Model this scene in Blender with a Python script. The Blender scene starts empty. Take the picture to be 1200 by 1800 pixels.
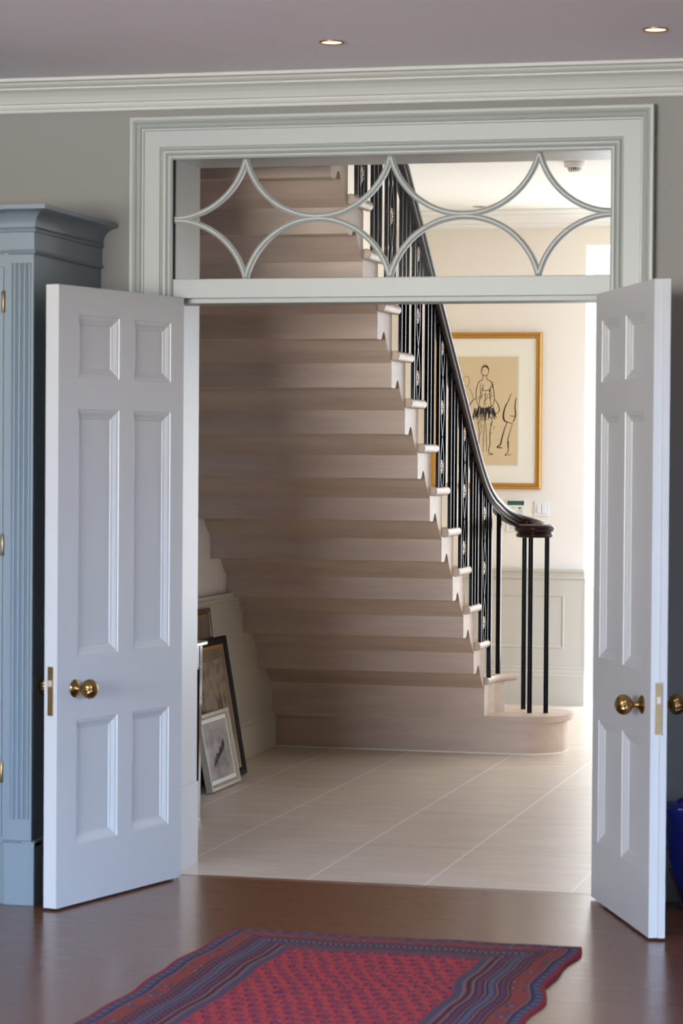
import bpy, bmesh, math, random
from mathutils import Vector, Matrix, noise
R = math.radians; PI = math.pi
S = bpy.context.scene; COL = S.collection
random.seed(7)

# ------------------------------------------------------------------ camera, world, lights
cam_d = bpy.data.cameras.new('camera'); cam = bpy.data.objects.new('camera', cam_d); COL.objects.link(cam)
fw = Vector((-0.24184646, 0.9701025, -0.02028392)); rt = Vector((0.97024314, 0.2420294, 0.00707269))
fw.normalize(); rt = (rt - fw*rt.dot(fw)).normalized(); up = rt.cross(fw)
M = Matrix((rt, up, -fw)).transposed().to_4x4(); M.translation = Vector((2.8082, -8.7714, 1.4862))
cam.matrix_world = M
cam_d.sensor_fit = 'VERTICAL'; cam_d.sensor_height = 36; cam_d.sensor_width = 24
cam_d.lens = 4573.36/1800*36
cam_d.clip_start = .05; cam_d.clip_end = 200
cam_d.dof.use_dof = True; cam_d.dof.focus_distance = 12.9; cam_d.dof.aperture_fstop = 6.3
S.camera = cam

w = bpy.data.worlds.new('daylight'); S.world = w; w.use_nodes = True
wn = w.node_tree.nodes; wl = w.node_tree.links
wn['Background'].inputs[0].default_value = (.93, .97, 1, 1); wn['Background'].inputs[1].default_value = 1.3

def area(name, loc, rot, sx, sy, power, col, spread=PI):
    d = bpy.data.lights.new(name, 'AREA'); d.shape = 'RECTANGLE'; d.size = sx; d.size_y = sy
    d.energy = power; d.color = col; d.spread = spread
    o = bpy.data.objects.new(name, d); COL.objects.link(o); o.location = loc; o.rotation_euler = rot
    return o
# daylight outside the windows of the near room (behind the camera): blue sky above, garden below
area('sky_light_near_room', (-1.3, -16, 4.6), (R(90), 0, 0), 14, 4.0, 15500, (.30, .54, 1.0))
area('garden_light_near_room', (-1.3, -16, 1.3), (R(90), 0, 0), 14, 2.6, 6700, (1.0, .985, .95))
area('added_sky_fill_right', (9, -6, 4.8), (0, R(90), 0), 5, 14, 17500, (.36, .58, 1.0))  # unseen blue panel added to brighten and tint the left door leaf
# daylight outside the hall: glazed opening in the far wall and windows on the right
area('daylight_hall_far', (1.35, 7.45, 1.5), (R(-90), 0, 0), 1.7, 2.5, 72, (.94, .97, 1))
area('daylight_hall_right', (3.35, 5.55, 1.6), (0, R(90), 0), 2.3, 2.0, 46, (.94, .97, 1))
area('stairwell_top_light', (-.1, 2.2, 5.5), (0, 0, 0), 1.0, 3.0, 6, (1, .97, .92))  # unseen area lamp inside the closed stairwell shaft, which has no window
S.view_settings.view_transform = 'Standard'; S.view_settings.look = 'None'
S.view_settings.gamma = 1; S.view_settings.use_curve_mapping = False
S.view_settings.exposure = 0.0

# ------------------------------------------------------------------ materials
def srgb(r, g, b):
    f = lambda c: (c/255/12.92) if c/255 <= .04045 else ((c/255+.055)/1.055)**2.4
    return (f(r), f(g), f(b), 1)
class NT:
    def __init__(s, name):
        s.m = bpy.data.materials.new(name); s.m.use_nodes = True
        s.n = s.m.node_tree.nodes; s.l = s.m.node_tree.links; s.b = s.n['Principled BSDF']
    def node(s, t, **k):
        n = s.n.new(t)
        for a, v in k.items(): setattr(n, a, v)
        return n
    def math(s, op, a, b=None, c=None, clamp=False):
        n = s.n.new('ShaderNodeMath'); n.operation = op; n.use_clamp = clamp
        for i, v in enumerate((a, b, c)):
            if v is None: continue
            if isinstance(v, (int, float)): n.inputs[i].default_value = v
            else: s.l.new(v, n.inputs[i])
        return n.outputs[0]
    def mix(s, f, a, b):
        n = s.n.new('ShaderNodeMix'); n.data_type = 'RGBA'
        for i, v in ((0, f), (6, a), (7, b)):
            if isinstance(v, (int, float, tuple)): n.inputs[i].default_value = v
            else: s.l.new(v, n.inputs[i])
        return n.outputs[2]
    def noise(s, vec, scale, detail=3, rough=.5):
        n = s.n.new('ShaderNodeTexNoise'); n.inputs['Scale'].default_value = scale
        n.inputs['Detail'].default_value = detail; n.inputs['Roughness'].default_value = rough
        if vec is not None: s.l.new(vec, n.inputs['Vector'])
        return n.outputs['Fac']
    def coord(s, kind='Object', scale=(1, 1, 1)):
        t = s.n.new('ShaderNodeTexCoord'); m = s.n.new('ShaderNodeMapping'); m.inputs['Scale'].default_value = scale
        s.l.new(t.outputs[kind], m.inputs[0]); return m.outputs[0]
    def ramp(s, f, stops, interp='LINEAR'):
        r = s.n.new('ShaderNodeValToRGB'); r.color_ramp.interpolation = interp
        el = r.color_ramp.elements
        el[0].position, el[0].color = stops[0]
        el[1].position, el[1].color = stops[-1]
        for p, c in stops[1:-1]:
            e = el.new(p); e.color = c
        s.l.new(f, r.inputs[0]); return r.outputs[0]
    def bump(s, h, strength=.2, dist=.01):
        b = s.n.new('ShaderNodeBump'); b.inputs['Strength'].default_value = strength; b.inputs['Distance'].default_value = dist
        s.l.new(h, b.inputs['Height']); s.l.new(b.outputs[0], s.b.inputs['Normal'])
    def col(s, v):
        if isinstance(v, tuple): s.b.inputs['Base Color'].default_value = v
        else: s.l.new(v, s.b.inputs['Base Color'])
    def set(s, **k):
        nm = dict(rough='Roughness', metal='Metallic', coat='Coat Weight', cr='Coat Roughness', spec='Specular IOR Level')
        for a, v in k.items():
            i = s.b.inputs[nm[a]]
            if isinstance(v, (int, float)): i.default_value = v
            else: s.l.new(v, i)
        return s
def shade(c, k): return (c[0]*k, c[1]*k, c[2]*k, 1)
def paint(name, c, rough=.45, var=.04, bump=.05):
    t = NT(name); v = t.coord('Object'); n = t.noise(v, 2.2, 4)
    t.col(t.mix(n, shade(c, 1-var), shade(c, 1+var))); t.set(rough=rough)
    t.bump(t.noise(v, 160, 2), bump, .002)
    return t.m
MAT = {}
MAT['wall'] = paint('wall_paint_grey', srgb(132, 129, 124), .7)
MAT['ceiling'] = paint('ceiling_paint', srgb(240, 234, 235), .8)
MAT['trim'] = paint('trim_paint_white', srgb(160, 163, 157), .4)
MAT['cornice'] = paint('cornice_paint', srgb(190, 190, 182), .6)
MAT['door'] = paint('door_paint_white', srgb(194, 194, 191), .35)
MAT['cream'] = paint('hall_cream_wall', srgb(238, 229, 215), .8)
MAT['hallceil'] = paint('hall_ceiling_white', srgb(240, 238, 233), .8)
MAT['dado'] = paint('hall_dado_paint', srgb(198, 191, 176), .5)
MAT['cabinet'] = paint('cabinet_blue_grey', srgb(112, 125, 131), .4)
MAT['plastic'] = paint('white_plastic', srgb(232, 230, 224), .35)
MAT['paper'] = paint('white_card', srgb(236, 234, 222), .8)
MAT['green'] = paint('green_card', srgb(45, 85, 70), .6)
MAT['mount'] = paint('cream_mount', srgb(250, 241, 224), .8)
MAT['tan_paper'] = paint('tan_paper', srgb(226, 200, 158), .8, .07)
MAT['charcoal'] = paint('charcoal_line', srgb(66, 58, 54), .9)
MAT['darkslot'] = paint('dark_slot', srgb(60, 58, 58), .6)
MAT['seal'] = paint('glazing_seal', srgb(58, 54, 66), .5)

def metal(name, c, rough=.25, m=1.0, bump=0):
    t = NT(name); v = t.coord('Object'); n = t.noise(v, 40, 3)
    t.col(t.mix(n, shade(c, .85), shade(c, 1.1))); t.set(rough=rough, metal=m)
    if bump: t.bump(t.noise(v, 220, 3), bump, .003)
    return t.m
MAT['brass'] = metal('aged_brass', srgb(152, 120, 72), .24)
MAT['brass_dull'] = metal('dull_brass', srgb(160, 132, 92), .38)
MAT['iron'] = metal('black_painted_iron', srgb(9, 10, 18), .26, 0)
MAT['iron'].node_tree.nodes['Principled BSDF'].inputs['Specular IOR Level'].default_value = .12
t = NT('antique_silver_bronze'); n = t.noise(t.coord(), 130, 2); t.col(t.ramp(n, [(.38, srgb(26, 22, 24)), (.50, srgb(196, 176, 154))])); t.set(rough=.4, metal=.6); MAT['rosette'] = t.m
MAT['gold'] = metal('gilt_wood', srgb(190, 142, 68), .42, .55)
MAT['silver'] = metal('pale_silver_frame', srgb(196, 188, 172), .4, .4)
MAT['blackframe'] = metal('black_lacquer_frame', srgb(14, 15, 24), .4, 0)
MAT['blackframe'].node_tree.nodes['Principled BSDF'].inputs['Specular IOR Level'].default_value = .15

t = NT('polished_mahogany'); v = t.coord('Object', (6, 6, 30)); n = t.noise(v, 3, 5)
t.col(t.mix(n, srgb(24, 12, 12), srgb(52, 28, 24))); t.set(rough=.34, coat=.1, cr=.15, spec=.15); MAT['mahogany'] = t.m
t = NT('dark_rosewood'); v = t.coord('Object', (30, 4, 30)); n = t.noise(v, 3, 5)
t.col(t.mix(n, srgb(30, 14, 16), srgb(58, 28, 26))); t.set(rough=.12, coat=1, cr=.05); MAT['rosewood'] = t.m

def limestone(name, a, b, stain, rough=.45, stretch=(1, 5, 8), tint=.35):
    t = NT(name); v = t.coord('Object', stretch); n = t.noise(v, 2.0, 6, .62)
    v2 = t.coord('Object'); n2 = t.noise(v2, 1.3, 4)
    base = t.mix(t.ramp(n, [(.3, (0, 0, 0, 1)), (.7, (1, 1, 1, 1))]), a, b)
    f = t.math('MULTIPLY', t.ramp(n2, [(.45, (0, 0, 0, 1)), (.75, (1, 1, 1, 1))]), tint)
    base = t.mix(f, base, stain)
    v3 = t.coord('Object', (9, 40, 60)); n3 = t.noise(v3, 2.4, 3)
    pit = t.ramp(n3, [(.24, (1, 1, 1, 1)), (.30, (0, 0, 0, 1))])
    base = t.mix(t.math('MULTIPLY', pit, .45), base, shade(stain, .45))
    t.col(base); t.set(rough=rough); t.bump(n, .08, .004)
    return t
MAT['stone'] = limestone('stair_limestone', srgb(208, 187, 169), srgb(188, 165, 147), srgb(174, 144, 120)).m

# hall floor: limestone flags with grout lines
t = limestone('limestone_flags', srgb(234, 219, 203), srgb(216, 199, 183), srgb(204, 182, 163), .34, (1.5, 6, 1), .4)
geo = t.node('ShaderNodeTexCoord'); sp = t.node('ShaderNodeSeparateXYZ'); t.l.new(geo.outputs['Object'], sp.inputs[0])
X, Y = sp.outputs[0], sp.outputs[1]
xs = [-2.3, -1.84, -1.37, -.905, -.445, -.045, .482, .905, 1.424, 1.89, 2.35, 2.82]
acc = None
for xv in xs:
    d = t.math('LESS_THAN', t.math('ABSOLUTE', t.math('SUBTRACT', X, xv)), .0045)
    acc = d if acc is None else t.math('MAXIMUM', acc, d)
ym = t.math('MODULO', t.math('ADD', Y, 9.4-.98+.47), .94)
ly = t.math('LESS_THAN', t.math('ABSOLUTE', t.math('SUBTRACT', ym, .47)), .004)
stripe = t.math('GREATER_THAN', X, .482)
ly = t.math('MULTIPLY', ly, t.math('MULTIPLY_ADD', stripe, .45, .2))
base = t.b.inputs['Base Color'].links[0].from_socket
c1 = t.mix(ly, base, srgb(120, 110, 104))
c2 = t.mix(t.math('MULTIPLY', acc, .8), c1, srgb(252, 249, 242))
t.col(c2); MAT['flags'] = t.m

# near-room oak boards running left-right
t = NT('oak_boards'); tc = t.node('ShaderNodeTexCoord'); sp = t.node('ShaderNodeSeparateXYZ'); t.l.new(tc.outputs['Object'], sp.inputs[0])
bw = .19
row = t.math('FLOOR', t.math('DIVIDE', sp.outputs[1], bw))
fr = t.math('FRACT', t.math('DIVIDE', sp.outputs[1], bw))
wn_ = t.node('ShaderNodeTexWhiteNoise', noise_dimensions='1D'); t.l.new(row, wn_.inputs['W'])
xo = t.math('ADD', sp.outputs[0], t.math('MULTIPLY', wn_.outputs['Value'], 7.3))
seg = t.math('FLOOR', t.math('DIVIDE', xo, 1.9)); sfr = t.math('FRACT', t.math('DIVIDE', xo, 1.9))
wn2 = t.node('ShaderNodeTexWhiteNoise', noise_dimensions='2D'); cx = t.node('ShaderNodeCombineXYZ')
t.l.new(row, cx.inputs[0]); t.l.new(seg, cx.inputs[1]); t.l.new(cx.outputs[0], wn2.inputs['Vector'])
cv = t.node('ShaderNodeCombineXYZ'); t.l.new(t.math('MULTIPLY', xo, 1.2), cv.inputs[0]); t.l.new(t.math('MULTIPLY', sp.outputs[1], 14), cv.inputs[1]); t.l.new(wn2.outputs['Value'], cv.inputs[2])
g = t.noise(cv.outputs[0], 2.0, 6, .6)
base = t.mix(g, srgb(88, 50, 32), srgb(134, 86, 58))
base = t.mix(t.math('MULTIPLY', wn2.outputs['Value'], .35), base, srgb(112, 70, 48))
gap = t.math('MAXIMUM', t.math('LESS_THAN', fr, .014), t.math('LESS_THAN', sfr, .0015))
base = t.mix(t.math('MULTIPLY', gap, .7), base, srgb(48, 28, 20))
t.col(base); t.set(rough=t.math('MULTIPLY_ADD', g, .14, .22), coat=.2, cr=.14, spec=.35)
t.bump(t.math('ADD', t.math('MULTIPLY', g, .3), t.math('MULTIPLY', gap, -1)), .12, .004)
MAT['oak'] = t.m

# glass: thin pane
t = NT('clear_glass'); t.n.remove(t.b)
tr = t.node('ShaderNodeBsdfTransparent'); tr.inputs[0].default_value = (.99, .995, .99, 1); gl = t.node('ShaderNodeBsdfGlossy'); gl.inputs['Roughness'].default_value = .01
fr_ = t.node('ShaderNodeLayerWeight'); fr_.inputs[0].default_value = .5; mx = t.node('ShaderNodeMixShader')
t.l.new(t.math('MULTIPLY_ADD', t.math('POWER', fr_.outputs['Facing'], 5.0), .5, .02), mx.inputs[0]); t.l.new(tr.outputs[0], mx.inputs[1]); t.l.new(gl.outputs[0], mx.inputs[2])
t.l.new(mx.outputs[0], t.n['Material Output'].inputs[0]); MAT['glass'] = t.m

t = NT('warm_lamp'); e = t.b.inputs; e['Base Color'].default_value = (1, .8, .6, 1)
e['Emission Color'].default_value = (1, .62, .34, 1); e['Emission Strength'].default_value = 3.2; MAT['lamp'] = t.m
t = NT('blue_sheen_fabric'); v = t.coord('Object'); n = t.noise(v, 9, 3)
t.col(t.mix(n, srgb(5, 11, 62), srgb(11, 30, 132))); t.set(rough=.32, coat=.3); t.bump(n, .4, .02); MAT['blue'] = t.m
t = NT('red_lining'); t.col(srgb(70, 16, 24)); t.set(rough=.6); t.bump(t.noise(t.coord(), 60), .2, .004); MAT['redcloth'] = t.m
t = NT('stone_terrace'); n = t.noise(t.coord(), 3, 4); t.col(t.mix(n, srgb(215, 210, 200), srgb(230, 226, 218))); t.set(rough=.8); MAT['terrace'] = t.m
# old print / drawing surfaces
t = NT('sepia_print'); v = t.coord('Object', (2, 5, 7)); n = t.noise(v, 2.4, 5)
t.col(t.ramp(n, [(.3, srgb(88, 72, 58)), (.5, srgb(146, 124, 100)), (.72, srgb(166, 142, 114))])); t.set(rough=.35, coat=.3); MAT['sepia'] = t.m
t = NT('grey_print'); v = t.coord('Object', (2, 4, 6)); n = t.noise(v, 2.0, 5)
t.col(t.ramp(n, [(.3, srgb(110, 104, 104)), (.55, srgb(168, 160, 154)), (.75, srgb(188, 180, 170))])); t.set(rough=.3, coat=.4); MAT['greyprint'] = t.m
t = NT('olive_canvas'); v = t.coord('Object', (2, 2, 3)); n = t.noise(v, 1.8, 4)
t.col(t.ramp(n, [(.35, srgb(96, 80, 62)), (.65, srgb(140, 120, 94))])); t.set(rough=.4, coat=.2); MAT['canvas'] = t.m
t = NT('inlaid_marquetry'); v = t.coord('Object', (3, 3, 3)); n = t.noise(v, 4, 3)
t.col(t.mix(n, srgb(186, 160, 150), srgb(222, 200, 190))); t.set(rough=.1, coat=1, cr=.03); MAT['inlay'] = t.m

# rug (UV in metres: u across, v from the far end)
RW, RL = 1.13, 2.45
t = NT('persian_rug_wool'); uv = t.node('ShaderNodeUVMap'); uv.uv_map = 'UVMap'; sp = t.node('ShaderNodeSeparateXYZ'); t.l.new(uv.outputs[0], sp.inputs[0])
U, V = sp.outputs[0], sp.outputs[1]
dsd = t.math('MINIMUM', U, t.math('SUBTRACT', RW, U)); dend = t.math('MINIMUM', V, t.math('SUBTRACT', RL, V))
D = t.math('MINIMUM', dsd, dend)
isend = t.math('LESS_THAN', dend, dsd)
L_ = t.math('ADD', t.math('MULTIPLY', isend, U), t.math('MULTIPLY', t.math('SUBTRACT', 1, isend), V))
wob = t.math('MULTIPLY', t.math('SUBTRACT', t.noise(uv.outputs[0], 14, 2), .5), .006)
Dw = t.math('ADD', D, wob)
st = [(.0, srgb(140, 34, 42)), (.012, srgb(70, 68, 94)), (.034, srgb(58, 50, 74)), (.044, srgb(128, 92, 84)), (.050, srgb(138, 58, 50)),
      (.100, srgb(60, 34, 48)), (.106, srgb(128, 92, 84)), (.111, srgb(62, 28, 50)), (.137, srgb(128, 92, 84)), (.143, srgb(44, 42, 66)),
      (.172, srgb(128, 92, 84)), (.178, srgb(62, 28, 50)), (.204, srgb(126, 92, 86)), (.214, srgb(80, 32, 48)), (.228, srgb(126, 92, 86)), (.238, srgb(76, 72, 90)), (.262, srgb(150, 42, 46))]
base = t.ramp(t.math('DIVIDE', Dw, .3), [(p/.3, c) for p, c in st], 'CONSTANT')
def band(a, b):
    return t.math('MULTIPLY', t.math('GREATER_THAN', Dw, a), t.math('LESS_THAN', Dw, b))
def waves(period, thr, phase=0):
    return t.math('GREATER_THAN', t.math('SINE', t.math('MULTIPLY_ADD', L_, 2*PI/period, phase)), thr)
# floral band
cv = t.node('ShaderNodeCombineXYZ'); t.l.new(L_, cv.inputs[0]); t.l.new(D, cv.inputs[1])
vor = t.node('ShaderNodeTexVoronoi'); vor.inputs['Scale'].default_value = 26; t.l.new(cv.outputs[0], vor.inputs['Vector'])
fl = t.math('LESS_THAN', vor.outputs['Distance'], .36)
flc = t.ramp(t.node('ShaderNodeSeparateColor').outputs[0] if False else vor.outputs['Distance'], [(0, srgb(170, 120, 90)), (.16, srgb(66, 88, 100)), (.3, srgb(70, 40, 56))], 'CONSTANT')
base = t.mix(t.math('MULTIPLY', band(.054, .096), fl), base, flc)
base = t.mix(t.math('MULTIPLY', band(.149, .166), waves(.018, .1)), base, srgb(118, 120, 136))
zz = t.math('ABSOLUTE', t.math('SUBTRACT', t.math('FRACT', t.math('DIVIDE', L_, .03)), .5))
for a in (.111, .178):
    h = t.math('DIVIDE', t.math('SUBTRACT', Dw, a), .026)
    hit = t.math('LESS_THAN', t.math('ABSOLUTE', t.math('SUBTRACT', h, t.math('MULTIPLY_ADD', zz, 1.2, .2))), .16)
    base = t.mix(t.math('MULTIPLY', band(a+.002, a+.024), hit), base, srgb(122, 74, 96))
base = t.mix(t.math('MULTIPLY', band(.014, .032), waves(.05, .35)), base, srgb(98, 96, 110))
# field of small repeating boteh
dz = t.math('MULTIPLY', t.math('SUBTRACT', t.noise(uv.outputs[0], 30, 2), .5), .03)
fu = t.math('DIVIDE', t.math('ADD', U, dz), .048); fv = t.math('DIVIDE', t.math('SUBTRACT', V, dz), .062)
rowi = t.math('FLOOR', fv); fu2 = t.math('ADD', fu, t.math('MULTIPLY', t.math('MODULO', rowi, 2), .5))
a_ = t.math('SUBTRACT', t.math('FRACT', fu2), .5); b_ = t.math('SUBTRACT', t.math('FRACT', fv), .5)
r1 = t.math('SQRT', t.math('ADD', t.math('POWER', t.math('MULTIPLY', a_, 1.0), 2), t.math('POWER', t.math('MULTIPLY', b_, .8), 2)))
r2 = t.math('SQRT', t.math('ADD', t.math('POWER', t.math('SUBTRACT', a_, .16), 2), t.math('POWER', t.math('ADD', b_, .26), 2)))
ring = t.math('MULTIPLY', t.math('GREATER_THAN', r1, .19), t.math('LESS_THAN', r1, .32))
jit = t.noise(uv.outputs[0], 55, 3)
field = t.mix(t.math('MULTIPLY', ring, t.math('GREATER_THAN', jit, .40)), srgb(184, 44, 44), srgb(50, 40, 76))
field = t.mix(t.math('LESS_THAN', r1, .11), field, srgb(60, 66, 84))
field = t.mix(t.math('LESS_THAN', r2, .10), field, srgb(176, 96, 70))
vor2 = t.node('ShaderNodeTexVoronoi'); vor2.inputs['Scale'].default_value = 60; t.l.new(uv.outputs[0], vor2.inputs['Vector'])
field = t.mix(t.math('MULTIPLY', t.math('LESS_THAN', vor2.outputs['Distance'], .30), .7), field, srgb(80, 34, 66))
base = t.mix(t.math('GREATER_THAN', D, .268), base, field)
base = t.mix(t.math('MULTIPLY', t.noise(uv.outputs[0], 240, 2), .3), base, srgb(70, 36, 44))
hs = t.node('ShaderNodeHueSaturation'); hs.inputs['Value'].default_value = 1.05; hs.inputs['Saturation'].default_value = .95; t.l.new(base, hs.inputs['Color']); base = hs.outputs[0]
t.col(base); t.set(rough=.95, spec=.15); t.bump(t.noise(uv.outputs[0], 400, 2), .5, .004); MAT['rug'] = t.m

# ------------------------------------------------------------------ mesh helpers
ORI = {}
def BM(): return bmesh.new()
def _merge(bm, verts, faces):
    vs = [bm.verts.new(v) for v in verts]
    for f in faces:
        try: bm.faces.new([vs[i] for i in f])
        except ValueError: pass
    return vs
def box(bm, x0, x1, y0, y1, z0, z1, bev=0):
    x0, x1 = sorted((x0, x1)); y0, y1 = sorted((y0, y1)); z0, z1 = sorted((z0, z1))
    b2 = bmesh.new()
    _merge(b2, [(x, y, z) for x in (x0, x1) for y in (y0, y1) for z in (z0, z1)],
           [(0, 1, 3, 2), (4, 6, 7, 5), (0, 4, 5, 1), (2, 3, 7, 6), (0, 2, 6, 4), (1, 5, 7, 3)])
    if bev: bmesh.ops.bevel(b2, geom=b2.edges[:], offset=bev, segments=2, affect='EDGES', profile=.6)
    join(bm, b2)
def join(bm, b2):
    me = bpy.data.meshes.new('t'); b2.to_mesh(me); b2.free(); bm.from_mesh(me); bpy.data.meshes.remove(me)
def prism(bm, prof, axis, a0, a1, caps=True):
    """extrude polygon prof along axis; prof gives the two other coords in xyz order"""
    def P(p, a):
        return {'x': (a, p[0], p[1]), 'y': (p[0], a, p[1]), 'z': (p[0], p[1], a)}[axis]
    n = len(prof); A = [bm.verts.new(P(p, a0)) for p in prof]; B = [bm.verts.new(P(p, a1)) for p in prof]
    for i in range(n): bm.faces.new((A[i], A[(i+1) % n], B[(i+1) % n], B[i]))
    if caps: bm.faces.new(A); bm.faces.new(B[::-1])
def lathe(bm, prof, mat=None, seg=32, cap=True):
    """prof: (r, h) around local z; mat transforms"""
    mat = mat or Matrix.Identity(4); rings = []
    for r, h in prof:
        rings.append([bm.verts.new(mat @ Vector((r*math.cos(2*PI*i/seg), r*math.sin(2*PI*i/seg), h))) for i in range(seg)] if r > 1e-6 else [bm.verts.new(mat @ Vector((0, 0, h)))])
    for a, b in zip(rings, rings[1:]):
        for i in range(seg):
            j = (i+1) % seg
            if len(a) == 1 and len(b) == 1: continue
            if len(a) == 1: bm.faces.new((a[0], b[i], b[j]))
            elif len(b) == 1: bm.faces.new((a[i], a[j], b[0]))
            else: bm.faces.new((a[i], a[j], b[j], b[i]))
    if cap:
        for r_ in (rings[0], rings[-1]):
            if len(r_) > 1: bm.faces.new(r_)
def sweep(bm, path, prof, upv=Vector((0, 0, 1)), closed=False, caps=True):
    """prof (side, up) swept along path of Vectors"""
    path = [Vector(p) for p in path]; n = len(path); rings = []
    for i, p in enumerate(path):
        a = path[(i-1) % n] if closed or i else path[0]; b = path[(i+1) % n] if closed or i < n-1 else path[-1]
        tan = (b-a).normalized(); side = tan.cross(upv).normalized(); u = side.cross(tan).normalized()
        k = 1.0
        rings.append([bm.verts.new(p + side*s*k + u*t_) for s, t_ in prof])
    m = len(prof)
    for i in range(n if closed else n-1):
        A, B = rings[i], rings[(i+1) % n]
        for j in range(m): bm.faces.new((A[j], A[(j+1) % m], B[(j+1) % m], B[j]))
    if caps and not closed: bm.faces.new(rings[0]); bm.faces.new(rings[-1][::-1])
def frame_sweep(bm, pts, prof):
    """mitred closed rectangular moulding in a plane: pts = list of (corner, outward diag dir), prof = (out, proud); plane normal given in pts tuple"""
    rings = []
    for c, d, nrm in pts:
        rings.append([bm.verts.new(Vector(c) + Vector(d)*o + Vector(nrm)*h) for o, h in prof])
    m = len(prof); n = len(rings)
    for i in range(n):
        A, B = rings[i], rings[(i+1) % n]
        for j in range(m-1): bm.faces.new((A[j], A[j+1], B[j+1], B[j]))
def rect_moulding(bm, u0, u1, v0, v1, P, nrm, prof):
    """P(u,v)->3D; prof list of (inset, height)"""
    rings = []
    for (u, v, du, dv) in ((u0, v0, 1, 1), (u1, v0, -1, 1), (u1, v1, -1, -1), (u0, v1, 1, -1)):
        rings.append([bm.verts.new(Vector(P(u+du*i, v+dv*i)) + Vector(nrm)*h) for i, h in prof])
    m = len(prof)
    for i in range(4):
        A, B = rings[i], rings[(i+1) % 4]
        for j in range(m-1): bm.faces.new((A[j], A[j+1], B[j+1], B[j]))
    return [r[-1] for r in rings]
def obj(name, bm, mat, parent=None, smooth=False, local=False, merge=True):
    if merge: bmesh.ops.remove_doubles(bm, verts=bm.verts[:], dist=1e-5)
    bmesh.ops.recalc_face_normals(bm, faces=bm.faces[:])
    o3 = ORI.get(parent.name, Vector()) if parent else Vector()
    if not local and parent: bmesh.ops.translate(bm, verts=bm.verts[:], vec=-o3)
    me = bpy.data.meshes.new(name); bm.to_mesh(me); bm.free()
    me.materials.append(mat if not isinstance(mat, str) else MAT[mat])
    if smooth:
        for p in me.polygons: p.use_smooth = True
        if smooth is not True:
            me.set_sharp_from_angle(angle=R(smooth))
    o = bpy.data.objects.new(name, me); COL.objects.link(o)
    if parent: o.parent = parent; ORI[o.name] = o3
    return o
def thing(name, label, cat, loc=(0, 0, 0), rz=0, group=None, kind=None):
    o = bpy.data.objects.new(name, None); COL.objects.link(o); o.location = loc; o.rotation_euler = (0, 0, rz)
    o.empty_display_size = .1
    ORI[o.name] = Vector(loc); tag(o, label, cat, group, kind); return o
def tag(o, label=None, cat=None, group=None, kind=None):
    if label: o['label'] = label
    if cat: o['category'] = cat
    if group: o['group'] = group
    if kind: o['kind'] = kind
    return o
def struct(name, bm, mat, label=None, cat=None, smooth=False):
    return tag(obj(name, bm, mat, smooth=smooth), label, cat, kind='structure')

# ------------------------------------------------------------------ near room shell
OX0, OX1, OZ = -.01, 1.568, 2.548      # opening
WT = .35                                # wall thickness
CZ = 2.82                               # near ceiling
HZ = 3.0                                # hall ceiling
b = BM()
box(b, -3.6, OX0, 0, WT, 0, 4.6); box(b, OX1, 4.6, 0, WT, 0, 4.6); box(b, OX0, OX1, 0, WT, OZ, 4.6)
struct('wall_front', b, 'wall', 'grey painted wall pierced by the double doorway and transom', 'wall')
b = BM(); box(b, -3.6, 4.6, -11.2, .075, -.12, 0); struct('floor', b, 'oak', 'glossy brown oak board floor of the near room', 'floor')
b = BM(); box(b, -3.6, 4.6, -11.2, 0, CZ, CZ+.15)
struct('ceiling', b, 'ceiling', 'grey-lit plain ceiling of the near room with recessed lights', 'ceiling')
b = BM(); box(b, -3.75, -3.6, -11.2, WT, 0, CZ+.15); struct('wall_left', b, 'wall', 'grey wall on the left side of the near room', 'wall')
b = BM(); box(b, 4.6, 4.75, -4.5, WT, 0, CZ+.15); box(b, 4.6, 4.75, -11.2, -7.5, 0, CZ+.15); box(b, 4.6, 4.75, -7.5, -4.5, 0, .2); box(b, 4.6, 4.75, -7.5, -4.5, 2.3, CZ+.15); struct('wall_right', b, 'wall', 'grey wall on the right side of the near room', 'wall')  # the gap is added to admit the right-hand fill light
b = BM()   # wall behind camera with a broad window
box(b, -3.6, -2.3, -11.35, -11.2, 0, CZ); box(b, 1.5, 4.6, -11.35, -11.2, 0, CZ); box(b, -2.3, 1.5, -11.35, -11.2, 0, .85); box(b, -2.3, 1.5, -11.35, -11.2, 2.5, CZ)
struct('wall_rear', b, 'wall', 'grey wall with wide window at the back of the near room', 'wall')
b = BM()
for x in (-2.3, -1.06, .20, 1.44): box(b, x, x+.06, -11.32, -11.24, .85, 2.5)
for z in (.85, 2.44): box(b, -2.3, 1.5, -11.315, -11.245, z, z+.06)
struct('window_1', b, 'trim', 'wide white window frame at the back of the near room', 'window')

b = BM()
for y in (-7.5, -6.03, -4.56): box(b, 4.64, 4.71, y, y+.06, .2, 2.3)
for z in (.2, 2.24): box(b, 4.645, 4.705, -7.5, -4.5, z, z+.06)
struct('added_window_right', b, 'trim', 'added white window frame in the right wall, admitting fill light for the left door', 'window')  # unseen window added so blue fill light reaches the left leaf

# cornice of near room, mitre-free runs along front wall
def cove(y0, z0, pr, ht, sgn=-1):
    """classical cornice profile (y, z) against wall y0, top z0"""
    P_ = [(0, 0), (0, -1), (.10, -1), (.12, -.96), (.12, -.90), (.16, -.88), (.20, -.80), (.20, -.74), (.26, -.72), (.30, -.64), (.38, -.52),
          (.50, -.40), (.60, -.34), (.64, -.32), (.64, -.26), (.72, -.24), (.80, -.18), (.84, -.12), (.90, -.10), (1, -.10), (1, 0)]
    return [(y0+sgn*a*pr, z0+c*ht) for a, c in P_]
b = BM(); prism(b, cove(0, CZ, .125, .108), 'x', -3.6, 4.6)
struct('trim_1', b, 'cornice', 'white moulded cornice along the top of the near wall', 'cornice')

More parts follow.
